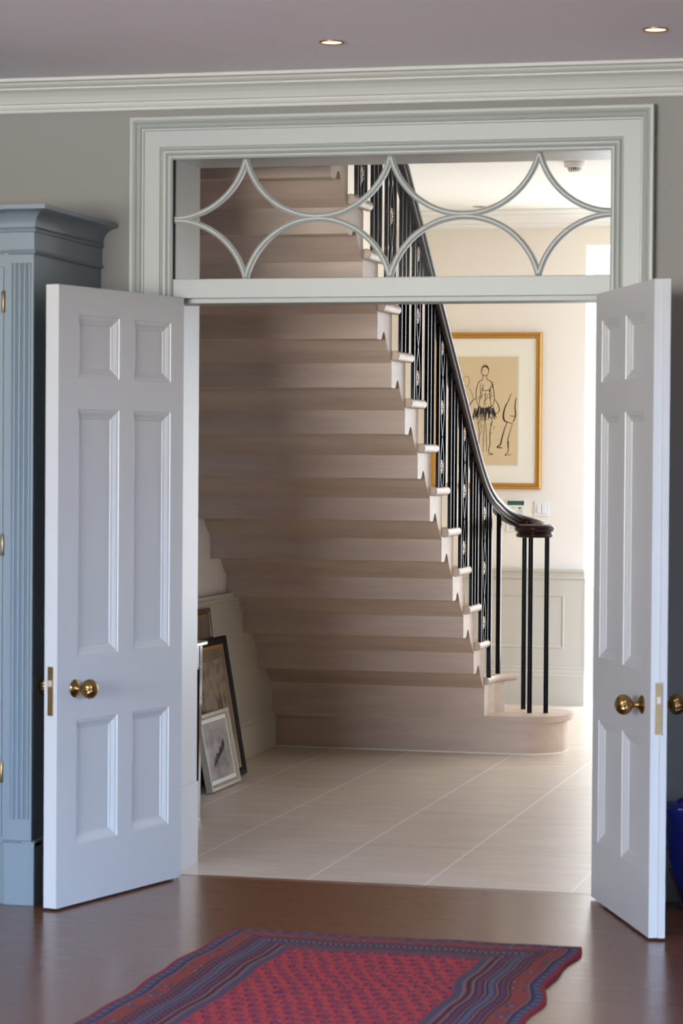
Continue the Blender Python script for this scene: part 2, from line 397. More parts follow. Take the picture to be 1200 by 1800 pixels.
# architrave around the opening
def arch_prof():
    # (distance outward from inner edge, proud)
    return [(0, 0), (0, .012), (.006, .018), (.012, .018), (.016, .012), (.022, .020), (.030, .022), (.036, .014), (.042, .012), (.044, .018), (.100, .018),
            (.102, .024), (.108, .024), (.112, .032), (.118, .036), (.124, .032), (.128, .040), (.136, .046), (.146, .046), (.148, .042), (.148, 0)]
b = BM(); pr = arch_prof()
ix0, ix1, iz = .002, 1.553, 2.536
path = [((ix0, 0, 0), (-1, 0, 0)), ((ix0, 0, iz), (-1, 0, 1)), ((ix1, 0, iz), (1, 0, 1)), ((ix1, 0, 0), (1, 0, 0))]
rings = []
for c, d in path: rings.append([b.verts.new(Vector(c)+Vector(d)*o+Vector((0, -1, 0))*h) for o, h in pr])
for A, B in zip(rings, rings[1:]):
    for j in range(len(pr)-1): b.faces.new((A[j], A[j+1], B[j+1], B[j]))
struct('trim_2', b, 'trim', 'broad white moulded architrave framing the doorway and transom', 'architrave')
# painted lining of the reveal and door frame
b = BM()
box(b, OX0-.0, OX0+.002, .0, WT+.004, 0, OZ); box(b, OX1-.002, OX1, 0, WT+.004, 0, OZ)
box(b, OX0, OX1, 0, WT+.004, OZ-.002, OZ)
box(b, OX0-.012, OX0+.006, .06, .10, 0, 2.04); box(b, OX1-.006, OX1+.012, .06, .10, 0, 2.04)
for s, xx in ((1, OX0), (-1, OX1)):      # skirting block in the reveal
    box(b, xx, xx+s*.006, .12, WT+.012, 0, .30)
struct('trim_3', b, 'door', 'white painted lining of the deep doorway reveal', 'door lining')
b = BM()
box(b, OX0, OX1, .004, .10, 2.052, 2.117, .003); box(b, OX0, OX1, .056, .105, 2.034, 2.054, .002)
box(b, OX0, OX1, -.004, .008, 2.050, 2.056)
box(b, OX0, OX1, .098, .20, 2.034, 2.112)
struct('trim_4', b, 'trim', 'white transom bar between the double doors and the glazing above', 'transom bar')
b = BM(); box(b, 1.72, 4.6, -.018, 0, 0, .14, .003); box(b, 1.72, 4.6, -.012, 0, .14, .17)
struct('baseboard_right', b, 'trim', 'white skirting board right of the doorway', 'skirting board')
b = BM(); box(b, OX0, OX1, .060, .085, -.01, .0008)
struct('trim_5', b, 'oak', 'flat oak threshold strip where boards meet stone', 'threshold')

# ---- fanlight (transom window) : circles meeting at cusps
fan = tag(bpy.data.objects.new('window_2', None), 'clear transom window above the doors with interlacing curved glazing bars', 'transom window', kind='structure')
COL.objects.link(fan); fan.location = (0, .03, 2.117); ORI[fan.name] = Vector((0, .03, 2.117))
fz0, fz1 = 2.117, 2.540; zm = (fz0+fz1)/2; fx0, fx1 = .002, 1.562; sx = (fx1-fx0)/3
half = sx/2; sag = (fz1-zm)-.004; rad = (half*half+sag*sag)/(2*sag)
bar = [(-.0105, -.004), (-.0105, .006), (-.006, .010), (-.003, .016), (.003, .016), (.006, .010), (.0105, .006), (.0105, -.004), (.004, -.016), (-.004, -.016)]
def arc(cx, top, full):
    zc = (fz1+rad-sag) if top else (fz0-rad+sag)
    amax = math.asin(half/rad); lo, hi = {0: (-amax, amax), -1: (-amax, 0), 1: (0, amax)}[full]
    pts = []
    for i in range(29):
        a = lo+(hi-lo)*i/28
        pts.append(Vector((cx+rad*math.sin(a), .03, zc-rad*math.cos(a) if top else zc+rad*math.cos(a))))
    return pts
for k, (cx_, full) in enumerate(((fx0, 1), (fx0+sx, 0), (fx0+2*sx, 0), (fx1, -1))):
    for top in (True, False):
        b = BM(); pts = arc(cx_, top, full); rings = []
        for i, p in enumerate(pts):
            a = pts[max(i-1, 0)]; c = pts[min(i+1, len(pts)-1)]; tan = (c-a).normalized(); side = Vector((0, 1, 0)).cross(tan)
            rings.append([b.verts.new(p+side*s_+Vector((0, -1, 0))*h_) for s_, h_ in bar])
        for A, B in zip(rings, rings[1:]):
            for j in range(len(bar)): b.faces.new((A[j], A[(j+1) % len(bar)], B[(j+1) % len(bar)], B[j]))
        b.faces.new(rings[0]); b.faces.new(rings[-1][::-1])
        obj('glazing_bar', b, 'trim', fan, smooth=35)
b = BM(); box(b, fx0, fx1, .0295, .0325, fz0, fz1+.006); obj('glass_pane', b, 'glass', fan)
b = BM(); box(b, OX0+.002, OX1-.002, .026, .036, fz1+.001, OZ-.002); box(b, OX0+.002, fx0, .026, .036, fz0, fz1); box(b, fx1, OX1-.002, .026, .036, fz0, fz1)
obj('glazing_seal', b, 'seal', fan)

# ------------------------------------------------------------------ door leaves
LW, LT, LZ0, LZ1 = .773, .050, .008, 2.050
ROWS = [(.205, .617), (.828, 1.645), (1.750, 1.956)]
COLS = [(.085, .322), (.412, .660)]
def raised_panels(b, yface, sg, cols, rows, W_, z0, z1, PR):
    """front skin at y=yface (normal sg*y) with sunk moulded panels; grid of quads around panels"""
    xsx = sorted({0, W_, *[c for q in cols for c in q]}); zs = sorted({z0, z1, *[c for q in rows for c in q]})
    for i in range(len(xsx)-1):
        for j in range(len(zs)-1):
            u0, u1, v0, v1 = xsx[i], xsx[i+1], zs[j], zs[j+1]
            if (u0, u1) in cols and (v0, v1) in rows:
                vs = rect_moulding(b, u0, u1, v0, v1, lambda u, v: (u, yface, v), (0, sg, 0), PR)
                b.faces.new(vs)
            else:
                b.faces.new([b.verts.new(p) for p in ((u0, yface, v0), (u1, yface, v0), (u1, yface, v1), (u0, yface, v1))])
PRD = [(0, 0), (.0015, -.003), (.008, -.004), (.014, -.007), (.022, -.012), (.030, -.0145), (.0315, -.017), (.036, -.017)]
def knob_bm(side):
    """reeded knob along +y*side from door face y=0"""
    b = BM(); m = Matrix.Rotation(-PI/2*side, 4, 'X')
    lathe(b, [(0, 0), (.029, 0), (.030, .003), (.027, .006), (.021, .010), (.013, .014), (.010, .020), (.010, .030), (.014, .036), (.017, .038)], m, 32, False)
    # reeded ball: swirl of ridges
    segs, rings_ = 72, 22; vs = []
    for i in range(rings_+1):
        ph = PI*i/rings_; row_ = []
        for j in range(segs):
            th = 2*PI*j/segs; sw = th*14/1.0 + ph*4.0
            rr = .031*(1+.06*math.sin(sw)*math.sin(ph)**.7)
            row_.append(b.verts.new(m @ Vector((rr*math.sin(ph)*math.cos(th), rr*math.sin(ph)*math.sin(th), .060-.92*.031*math.cos(ph)))))
        vs.append(row_)
    for A, B in zip(vs, vs[1:]):
        for j in range(segs): b.faces.new((A[j], A[(j+1) % segs], B[(j+1) % segs], B[j]))
    return b
def door(name, label, hx, s, th):
    # local frame: +x from hinge to free edge, +y = hall-side normal * s
    ang = math.atan2(-math.sin(th), s*math.cos(th))
    t_ = thing(name, label, 'door', (hx, 0, 0), ang, kind='structure')
    hs = s   # local y direction that is the hall face
    # check: direction d=(cos ang, sin ang); left-normal = (-sin, cos). hall normal = (s sin th, cos th)
    ln = Vector((-math.sin(ang), math.cos(ang))); hn = Vector((s*math.sin(th), math.cos(th)))
    hs = 1 if ln.dot(hn) > 0 else -1
    b = BM()
    raised_panels(b, hs*LT, hs, COLS, ROWS, LW, LZ0, LZ1, PRD)
    raised_panels(b, 0, -hs, COLS, ROWS, LW, LZ0, LZ1, PRD)
    for x_ in (0, LW):
        b.faces.new([b.verts.new(p) for p in ((x_, 0, LZ0), (x_, hs*LT, LZ0), (x_, hs*LT, LZ1), (x_, 0, LZ1))])
    for z_ in (LZ0, LZ1):
        b.faces.new([b.verts.new(p) for p in ((0, 0, z_), (LW, 0, z_), (LW, hs*LT, z_), (0, hs*LT, z_))])
    obj('door_panel', b, 'door', t_, local=True)
    for z_ in (.25, 1.05, 1.8):
        b = BM(); lathe(b, [(.006, z_-.05), (.006, z_+.05)], Matrix.Translation((-.004, hs*-.004, 0)), 12); obj('hinge', b, 'brass_dull', t_, local=True)
    # mortice lock plate on the free edge
    b = BM(); box(b, LW-.001, LW+.0025, hs*(.014), hs*(.036), .64, .80, .001); lk = obj('lock_plate', b, 'brass_dull', t_, local=True)
    b = BM(); box(b, LW+.0025, LW+.009, hs*.019, hs*.031, .735, .757, .001); obj('latch', b, 'silver', lk, local=True)
    if name == 'door_2':
        pass
    for sd, y_ in ((hs, hs*LT), (-hs, 0)):
        b = knob_bm(sd)
        k = obj('door_knob', b, 'brass', t_, smooth=50, local=True); k.location = (.672, y_, .724)
    return t_, hs
dl, hsl = door('door_1', 'left white six-panel door leaf swung open beside the blue cabinet', 0, 1, 1.8192)
dr, hsr = door('door_2', 'right white six-panel door leaf swung open, seen nearly edge-on', 1.555, -1, 1.9507)
# rebated meeting stile shows as a step on the right leaf's edge
b = BM(); box(b, LW-.0005, LW+.008, hsr*.0, hsr*.022, LZ0, .635); box(b, LW-.0005, LW+.008, 0, hsr*.012, .635, .805); box(b, LW-.0005, LW+.008, 0, hsr*.022, .805, LZ1)
obj('meeting_bead', b, 'door', dr, local=True)

# ------------------------------------------------------------------ hall shell
HX0, HX1, HY = -.78, 3.1, 6.88
b = BM(); box(b, HX0-.1, HX1+.1, .075, 7.25, -.12, 0); struct('floor_hall', b, 'flags', 'pale limestone flag floor of the stair hall', 'floor')
b = BM()   # hall ceiling with the stairwell opening
box(b, .62, HX1, WT, HY, HZ, HZ+.2); box(b, HX0, .62, 4.22, HY, HZ, HZ+.2)
struct('ceiling_hall', b, 'hallceil', 'bright white ceiling of the stair hall', 'ceiling')
b = BM(); box(b, HX0-.15, HX0, WT, HY+.3, 0, 6)
struct('wall_hall_left', b, 'cream', 'cream plaster wall the stone stairs are built into', 'wall')
b = BM()
box(b, HX0, .42, HY, HY+.3, 0, 6); box(b, .42, 2.25, HY, HY+.3, 2.79, 6); box(b, 2.25, HX1, HY, HY+.3, 0, 6)
struct('wall_hall_far', b, 'cream', 'cream far wall of the hall with a tall bright opening', 'wall')
b = BM()   # right hall wall with window
box(b, HX1, HX1+.15, WT, 4.5, 0, HZ+.2); box(b, HX1, HX1+.15, 6.6, HY+.3, 0, HZ+.2); box(b, HX1, HX1+.15, 4.5, 6.6, 0, .3); box(b, HX1, HX1+.15, 4.5, 6.6, 2.75, HZ+.2)
struct('wall_hall_right', b, 'cream', 'cream right wall of the hall with a large window', 'wall')
b = BM()
for y in (4.5, 5.52, 6.54): box(b, HX1+.03, HX1+.09, y, y+.06, .3, 2.75)
for z in (.3, 1.6, 2.69): box(b, HX1+.03, HX1+.09, 4.5, 6.6, z, z+.06)
struct('window_3', b, 'trim', 'white window frame in the right hall wall', 'window')
b = BM()   # stairwell shaft above
box(b, .62, .72, WT, 4.22, HZ+.2, 6); box(b, HX0, .72, 4.22, 4.32, HZ+.2, 6); box(b, HX0-.15, .72, WT-.0, 4.32, 6, 6.1)
box(b, HX0, .72, WT-.3, WT, 4.6, 6)
struct('wall_stairwell', b, 'cream', 'cream walls of the upper stairwell', 'wall')
b = BM(); box(b, -6, 12, 7.25, 22, -.14, -.02)
struct('ground_terrace', b, 'terrace', 'bright stone terrace outside the hall opening', 'terrace')
b = BM(); prism(b, cove(HY, HZ, .17, .10), 'x', HX0, HX1)
struct('trim_6', b, 'hallceil', 'white moulded cornice at the far end of the hall', 'cornice')

# dado, chair rail and skirting (far wall and left wall)
b = BM()
def rail_profile(y, z, s=-1): return [(y, z-.06), (y+s*.012, z-.058), (y+s*.014, z-.046), (y+s*.010, z-.040), (y+s*.012, z-.026), (y+s*.024, z-.018), (y+s*.030, z-.012), (y+s*.030, z), (y, z)]
XR = .418
prism(b, rail_profile(HY-.008, .828), 'x', HX0, XR+.012); struct('trim_7', b, 'dado', 'stone-coloured dado rail along the far hall wall', 'dado rail')
b = BM()
PRW = [(0, 0), (.003, .004), (.009, .004), (.013, -.001), (.018, -.003), (.022, -.003)]
def wall_panels(b, x0, x1, z0, z1, y, cols, rows):
    xsx = sorted({x0, x1, *[c for q in cols for c in q]}); zs = sorted({z0, z1, *[c for q in rows for c in q]})
    for i in range(len(xsx)-1):
        for j in range(len(zs)-1):
            u0, u1, v0, v1 = xsx[i], xsx[i+1], zs[j], zs[j+1]
            if (u0, u1) in cols and (v0, v1) in rows:
                b.faces.new(rect_moulding(b, u0, u1, v0, v1, lambda u, v: (u, y, v), (0, -1, 0), PRW))
            else: b.faces.new([b.verts.new(p) for p in ((u0, y, v0), (u1, y, v0), (u1, y, v1), (u0, y, v1))])
wall_panels(b, HX0, XR, .18, .775, HY-.010, [(-.66, -.30), (-.18, .306)], [(.345, .674)])
box(b, XR-.001, XR+.015, HY-.010, HY+.3, .0, .78)
struct('trim_8', b, 'dado', 'stone-coloured panelled dado with a framed field, far hall wall', 'panelling')
def skirt_profile(y, s=-1, h=.235): return [(y, 0), (y+s*.026, 0), (y+s*.026, h-.055), (y+s*.022, h-.050), (y+s*.018, h-.046), (y+s*.018, h-.030), (y+s*.010, h-.016), (y+s*.012, h-.010), (y+s*.008, h), (y, h)]
b = BM(); prism(b, skirt_profile(HY-.004), 'x', HX0, XR+.014); struct('baseboard_hall_far', b, 'dado', 'tall stone-coloured skirting board on the far hall wall', 'skirting board')
def rev(p): return [(a, c) for a, c in p]
b = BM(); prism(b, rail_profile(HX0+.006, .836, 1), 'y', WT, HY); struct('trim_9', b, 'dado', 'dado rail on the left wall beneath the stairs', 'dado rail')
b = BM(); box(b, HX0, HX0+.008, WT, HY, .18, .79); struct('trim_10', b, 'dado', 'plain painted dado on the left wall under the stairs', 'panelling')
b = BM(); prism(b, skirt_profile(HX0+.002, 1, .21), 'y', WT, 4.15); struct('baseboard_hall_left', b, 'dado', 'skirting board on the left wall beneath the stairs', 'skirting board')

# ------------------------------------------------------------------ stone staircase
G_, H_, YS, XS = .2659, .1946, 4.1198, .3395
SX0 = HX0+.0015
stairs = thing('stone_staircase', 'pale limestone cantilevered staircase rising towards the doorway, seen from beneath', 'staircase', (0, YS, 0))
def roll(cy0, cy1, x, z, r=.0215):
    b = BM(); n = 16
    lathe(b, [(0, 0), (r*.86, 0), (r, .003), (r, cy1-cy0-.004), (r*.8, cy1-cy0-.001), (0, cy1-cy0)], Matrix.Translation((x, cy0, z)) @ Matrix.Rotation(-PI/2, 4, 'X'), n)
    return b
NST = 16
for n in range(2, NST+1):
    yb = YS-(n-2)*G_; zt = n*H_
    if n > 14 and yb < WT+.02: break
    prof = [(0, 0), (0, -.153), (.004, -.156), (.068, -.156), (.076, -.150), (.096, -.128), (.108, -.121), (.118, -.120), (.130, -.127), (.148, -.146), (.168, -.170), (.192, -.194), (.220, -.216), (.245, -.232), (G_, -.246),
            (G_, -.034), (G_+.004, -.034)]
    prof += [(G_+.012+.0185*math.cos(a), -.0185+.0185*math.sin(a)) for a in [(-PI/2+PI*i/8) for i in range(9)]]
    if n == 2:   # ground-laid second step: block down to the curtail step
        prof = [(.022, 0), (.022, -.1946), (G_+.02, -.1946), (G_+.02, -.034), (G_+.024, -.034)] + [(G_+.03+.0185*math.cos(a), -.0185+.0185*math.sin(a)) for a in [(-PI/2+PI*i/8) for i in range(9)]]
    pts = [(yb+u, zt+w_) for u, w_ in prof]
    b = BM(); prism(b, pts, 'x', SX0, XS)
    if n == 2:   # flared end towards the newel
        poly = [(XS, yb+.022), (XS+.004, yb+.10), (XS+.02, yb+.20), (XS+.055, yb+G_+.02), (XS, yb+G_+.02)]
        prism(b, poly, 'z', zt-.1946, zt-.036)
    st_ = obj('step', b, 'stone', stairs)
    if n == 2:
        b = BM(); r = .019
        path = [Vector((XS+.006, yb+.020, zt-r)), Vector((XS+.008, yb+.10, zt-r)), Vector((XS+.022, yb+.19, zt-r)), Vector((XS+.05, yb+.26, zt-r)), Vector((XS+.09, yb+.31, zt-r)), Vector((XS+.10, yb+.325, zt-r))]
        sweep(b, path, [(r*math.cos(2*PI*i/14), r*math.sin(2*PI*i/14)) for i in range(14)])
        prism(b, [(XS-.005, yb+.022), (XS+.008, yb+.10), (XS+.022, yb+.19), (XS+.05, yb+.26), (XS+.09, yb+.31), (XS-.005, yb+.31)], 'z', zt-.037, zt-.0005)
    else:
        b = roll(yb-.002, yb+G_+.034, XS+.012, zt-.0195)
        box(b, XS-.004, XS+.014, yb+.0, yb+G_+.02, zt-.036, zt-.0005)
    obj('return_nosing', b, 'stone', st_, smooth=40)
def stadium(x0, x1, y0, y1, r, seg=14):
    pts = [(x0, y0)]
    for i in range(seg+1):
        a = -PI/2+PI/2*i/seg; pts.append((x1-r+r*math.cos(a), y0+r+r*math.sin(a)))
    for i in range(seg+1):
        a = PI/2*i/seg; pts.append((x1-r+r*math.cos(a), y1-r+r*math.sin(a)))
    pts.append((x0, y1)); return pts
b = BM(); prism(b, stadium(SX0, .715, YS+.05, YS+.53, .21), 'z', 0, H_-.034)
st_ = obj('step', b, 'stone', stairs, smooth=30)
b = BM()
for o_, z0, z1 in ((.004, H_-.040, H_-.034), (.022, H_-.034, H_-.030), (.030, H_-.030, H_-.006), (.026, H_-.006, H_)):
    prism(b, stadium(SX0, .715+o_, YS+.05-o_, YS+.53+o_, .21+o_), 'z', z0, z1)
obj('curtail_nosing', b, 'stone', st_, smooth=30)
b = BM(); sweep(b, [Vector((x, y, .004)) for x, y in stadium(SX0+.01, .716, YS+.049, YS+.531, .211)], [(-.003, -.004), (.003, -.004), (.003, .003), (-.003, .003)]); obj('mortar_joint', b, 'paper', st_)

# ------------------------------------------------------------------ balustrade
bal = thing('stair_balustrade', 'black iron balustrade with rosette panels under a dark polished handrail', 'balustrade', (.36, YS, 0))
def rail_top(y): return 2.719-.7295*(y-2.09)
XB = .362
# handrail centre path
hp = []
y = .40
while y < 3.55: hp.append(Vector((.36, y, rail_top(y)-.030))); y += .2
ctrl = [(.36, 3.55), (.36, 3.75), (.36, 3.95), (.36, 4.12), (.361, 4.27), (.363, 4.40), (.374, 4.50), (.398, 4.58), (.440, 4.63), (.490, 4.635), (.530, 4.60), (.552, 4.54), (.556, 4.47)]
zc = [1.625, 1.482, 1.370, 1.308, 1.272, 1.243, 1.218, 1.196, 1.176, 1.160, 1.148, 1.140, 1.136]
hp += [Vector((a, c, z)) for (a, c), z in zip(ctrl, zc)]
def catmull(P, k=5):
    out = []
    for i in range(len(P)-1):
        p0 = P[max(i-1, 0)]; p1 = P[i]; p2 = P[i+1]; p3 = P[min(i+2, len(P)-1)]
        for j in range(k):
            t_ = j/k
            out.append(.5*((2*p1)+(p2-p0)*t_+(2*p0-5*p1+4*p2-p3)*t_**2+(3*p1-p0-3*p2+p3)*t_**3))
    out.append(P[-1]); return out
hps = catmull(hp)
rp = [(-.030, -.004), (-.031, .006), (-.027, .015), (-.016, .021), (0, .024), (.016, .021), (.027, .015), (.031, .006), (.030, -.004), (.024, -.008), (.025, -.014), (.022, -.022), (.012, -.026), (-.012, -.026), (-.022, -.022), (-.025, -.014), (-.024, -.008)]
b = BM(); sweep(b, hps, [(a*1.25, c*1.3-.004) for a, c in rp]); obj('handrail', b, 'mahogany', bal, smooth=50)
b = BM(); CAPX, CAPY = .54, 4.43
lathe(b, [(0, 1.158), (.085, 1.158), (.098, 1.153), (.104, 1.144), (.105, 1.137), (.102, 1.128), (.095, 1.121), (.088, 1.118), (.088, 1.115), (.094, 1.111), (.097, 1.104), (.095, 1.097), (.088, 1.092), (0, 1.092)], Matrix.Translation((CAPX, CAPY, 0)), 64)
obj('volute_cap', b, 'mahogany', bal, smooth=50)
b = BM(); sweep(b, [p+Vector((0, 0, -.041)) for p in hps[:-8]], [(-.014, -.006), (.014, -.006), (.014, .006), (-.014, .006)]); obj('core_rail', b, 'iron', bal)
def under(y_):   # underside height of rail at y
    for p, q in zip(hps, hps[1:]):
        if p.y <= y_ <= q.y and p.x < .42: return p.z+(q.z-p.z)*(y_-p.y)/(q.y-p.y)-.040
    return 1.2
def bar_bm(x, y, z0, z1, r=.0078, d=.0065):
    b = BM(); box(b, x-r, x+r, y-d, y+d, z0, z1, .002); return b
# newel cluster
for (x, y) in ((.466, 4.555), (.532, 4.364), (.612, 4.389)):
    b = BM(); lathe(b, [(.0125, H_), (.0125, 1.094)], Matrix.Translation((x, y, 0)), 16); nb = obj('newel_bar', b, 'iron', bal, smooth=40)
b = bar_bm(.36, 4.40, 2*H_, under(4.40), .0115, .0115); obj('newel_bar', b, 'iron', bal)
b = bar_bm(.364, 4.125, 2*H_, under(4.13), .011, .011); obj('newel_bar', b, 'iron', bal)
# rosette mesh, facing both sides
b = BM()
for sd in (1, -1):
    lathe(b, [(0, .0075), (.008, .0065), (.010, .003), (.011, 0)], Matrix.Rotation(sd*PI/2, 4, 'Y'), 16, False)
    for k in range(8):
        a = 2*PI*k/8
        for rr, sz, hh in ((.021, .0085, .004), (.029, .0062, .0035)):
            aa = a+(PI/8 if rr > .025 else 0)
            m_ = Matrix.Translation((sd*.0015, rr*math.cos(aa), rr*math.sin(aa))) @ Matrix.Diagonal((hh, sz, sz, 1))
            bmesh.ops.create_icosphere(b, subdivisions=2, radius=1, matrix=m_)
lathe(b, [(0, -.002), (.031, -.002), (.031, .002), (0, .002)], Matrix.Rotation(PI/2, 4, 'Y'), 24)
ros0 = obj('rosette', b, 'rosette', bal, smooth=60, local=True, merge=False)
first = [ros0]
def lens_bm(yc, z0, z1, zr, amp=.036):
    """two flat bars weaving: wide around each rosette, crossing midway"""
    b = BM(); per = .272
    for sg in (1, -1):
        pts = []; k = 60
        for i in range(k+1):
            z = z0+(z1-z0)*i/k
            pts.append(Vector((XB, yc+sg*amp*math.cos(PI*(z-zr)/per), z)))
        sweep(b, pts, [(-.003, -.0065), (.003, -.0065), (.003, .0065), (-.003, .0065)], upv=Vector((1, 0, 0)))
    return b
for n in range(3, 16):
    yb = YS-(n-2)*G_; zb = n*H_; yc = yb+G_/2
    if yb < WT+.2: break
    if n % 2:
        yc = yb+.128 if n > 3 else yb+.119
        e_ = .078
        for dy in (-e_, e_):
            if n == 3 and dy > 0: dy = .088
            obj('baluster', bar_bm(XB, yc+dy, zb, under(yc+dy), .0080, .007), 'iron', bal)
        zr = zb+.093
        ztop = under(yc)
        obj('lattice_bar', lens_bm(yc, zb, ztop, zr), 'iron', bal)
        for k in range(3):
            if first: r_ = first.pop()
            else:
                r_ = ros0.copy(); COL.objects.link(r_)
            r_.location = Vector((XB, yc, zr+k*.272)) - ORI[bal.name]
    else:
        yc = yb+.133
        for dy in (-.072, 0, .072):
            obj('baluster', bar_bm(XB, yc+dy, zb, under(yc+dy), .0078, .0062), 'iron', bal)

# ------------------------------------------------------------------ framed picture on far wall
def framed(thing_, x0, x1, z0, z1, fwid, P, N, mats, depth=.03, prof=None):
    """picture in plane P(u,v), normal N; parts: frame, backing"""
    prof = prof or [(0, 0), (0, depth*.8), (fwid*.2, depth), (fwid*.38, depth*.92), (fwid*.5, depth*.7), (fwid*.72, depth*.78), (fwid*.85, depth*.6), (fwid, depth*.45), (fwid, 0)]
    b = BM(); rect_moulding(b, x0, x1, z0, z1, P, N, prof)
    return obj('frame', b, mats[0], thing_, smooth=30)
def flat(b, u0, u1, v0, v1, P, N, h, th=.002):
    vs = [Vector(P(u, v))+Vector(N)*hh for hh in (h-th, h) for u, v in ((u0, v0), (u1, v0), (u1, v1), (u0, v1))]
    _merge(b, vs, [(0, 3, 2, 1), (4, 5, 6, 7), (0, 1, 5, 4), (1, 2, 6, 5), (2, 3, 7, 6), (3, 0, 4, 7)])
PX0, PX1, PZ0, PZ1 = -.525, .157, 1.312, 2.265
pic = thing('framed_drawing', 'gilt-framed charcoal drawing on tan paper hung on the cream far wall', 'picture', (-.18, HY-.002, PZ0))
Pf = lambda u, v: (u, HY-.002, v); Nf = (0, -1, 0)
framed(pic, PX0, PX1, PZ0, PZ1, .036, Pf, Nf, ['gold'], .032)
b = BM(); flat(b, PX0+.02, PX1-.02, PZ0+.02, PZ1-.02, Pf, Nf, .010, .008); obj('mount', b, 'mount', pic)
b = BM(); flat(b, -.408, .020, 1.448, 2.126, Pf, Nf, .0115, .0015); obj('mount_window', b, 'paper', pic)
b = BM(); flat(b, -.400, .012, 1.457, 2.118, Pf, Nf, .013, .0015); obj('paper_sheet', b, 'tan_paper', pic)
def strokes(lines, P, N, h, wid=.0022):
    b = BM()
    for ln in lines:
        w_ = wid*(ln[0] if isinstance(ln[0], (int, float)) else 1); pts = ln[1:] if isinstance(ln[0], (int, float)) else ln
        V3 = catmull([Vector((p[0], p[1], 0)) for p in pts], 6)
        for i in range(len(V3)-1):
            a, c = V3[i], V3[i+1]; d = (c-a)
            if d.length < 1e-6: continue
            d.normalize(); nn = Vector((-d.y, d.x, 0)); k = .5+.5*math.sin(PI*(i+.5)/len(V3))
            q = [a+nn*w_*k-d*w_*.3, a-nn*w_*k-d*w_*.3, c-nn*w_*k+d*w_*.3, c+nn*w_*k+d*w_*.3]
            b.faces.new([b.verts.new(Vector(P(v.x, v.y))+Vector(N)*h) for v in q])
    return b
# loose generic life-drawing strokes: a standing figure, a seated one and drapery hatching
def sk(x, z): return (-.40+x*.412, 1.457+z*.661)
L1 = []
hd = [sk(.50+.055*math.cos(a), .865+.042*math.sin(a)) for a in [i*PI/6 for i in range(13)]]
L1.append(tuple([1.1]+hd)); L1.append((1.6, sk(.46, .905), sk(.52, .912), sk(.56, .88)))
L1 += [(1.2, sk(.47, .825), sk(.46, .79), sk(.41, .765), sk(.375, .70), sk(.37, .62), sk(.40, .55)),
       (1.2, sk(.53, .825), sk(.535, .79), sk(.60, .765), sk(.63, .70), sk(.645, .61), sk(.62, .54)),
       (1, sk(.43, .73), sk(.435, .65), sk(.42, .58), sk(.41, .50)), (1, sk(.585, .73), sk(.575, .65), sk(.59, .57), sk(.60, .50)),
       (1, sk(.45, .70), sk(.51, .685), sk(.57, .70)), (.8, sk(.51, .67), sk(.505, .58)),
       (1.2, sk(.41, .50), sk(.40, .40), sk(.425, .30), sk(.415, .20), sk(.43, .12), sk(.39, .10), sk(.47, .095)),
       (1.2, sk(.60, .50), sk(.61, .40), sk(.58, .30), sk(.585, .20), sk(.565, .12), sk(.63, .10), sk(.55, .095)),
       (1, sk(.50, .44), sk(.495, .33), sk(.485, .22), sk(.48, .12)), (1, sk(.51, .44), sk(.525, .32), sk(.53, .20), sk(.535, .12)),
       (1.6, sk(.40, .55), sk(.46, .52), sk(.55, .525), sk(.62, .55))]
for i in range(26):       # drapery hatching
    x = .36+.011*i; L1.append((1.0+.8*random.random(), sk(x+random.uniform(-.01, .01), .53+random.uniform(-.01, .01)), sk(x+(x-.5)*.25, .47+random.uniform(-.03, .02))))
for i in range(40):       # short hatching that models the forms
    x, z = random.choice([(.43, .66), (.59, .66), (.42, .35), (.60, .33), (.50, .60)])
    x += random.uniform(-.03, .03); z += random.uniform(-.08, .08); L1.append((.7, sk(x, z), sk(x+.012, z+.022), sk(x+.03, z+.034)))
for i in range(16):
    x = .34+.02*i; L1.append((1.3, sk(x, .52-.03*math.sin(i)), sk(x+random.uniform(-.02, .03), .46), sk(x+(x-.5)*.3, .42+random.uniform(-.02, .02))))
L1 += [(1.0, sk(.47, .87), sk(.455, .90), sk(.50, .925), sk(.55, .90), sk(.555, .86)), (1.3, sk(.37, .62), sk(.30, .58), sk(.25, .52)), (1.3, sk(.645, .61), sk(.70, .56), sk(.72, .50), sk(.66, .47))]
# second seated outline, right
L1 += [(1.4, sk(.90, .66), sk(.86, .60), sk(.80, .52), sk(.78, .44), sk(.83, .40), sk(.92, .385)), (2.4, sk(.82, .56), sk(.785, .48), sk(.79, .42), sk(.84, .395)),
       (2.0, sk(.84, .395), sk(.80, .33), sk(.765, .25), sk(.74, .19), sk(.69, .165), sk(.77, .16)), (1.2, sk(.92, .385), sk(.88, .30), sk(.85, .22), sk(.86, .13), sk(.81, .09), sk(.90, .10)),
       (1.8, sk(.97, .62), sk(.955, .54), sk(.965, .46), sk(.93, .40)), (1, sk(.88, .46), sk(.93, .45), sk(.96, .46)), (1.8, sk(.86, .22), sk(.855, .16))]
# faint third outline, left
L1 += [(.7, sk(.17, .78), sk(.20, .82), sk(.25, .81), sk(.265, .77), sk(.24, .73), sk(.19, .74)), (.7, sk(.19, .73), sk(.15, .69), sk(.13, .60), sk(.15, .50)), (.7, sk(.25, .72), sk(.30, .67), sk(.32, .60))]
for i in range(9): L1.append((.9, sk(.16+.02*i, .46+random.uniform(-.02, .02)), sk(.17+.02*i, .42), sk(.18+.02*i, .45)))
obj('charcoal_strokes', strokes(L1, Pf, Nf, .0134, .0021), 'charcoal', pic, merge=True)
b = BM(); flat(b, PX0+.03, PX1-.03, PZ0+.03, PZ1-.03, Pf, Nf, .0165, .0015); obj('glass', b, 'glass', pic)

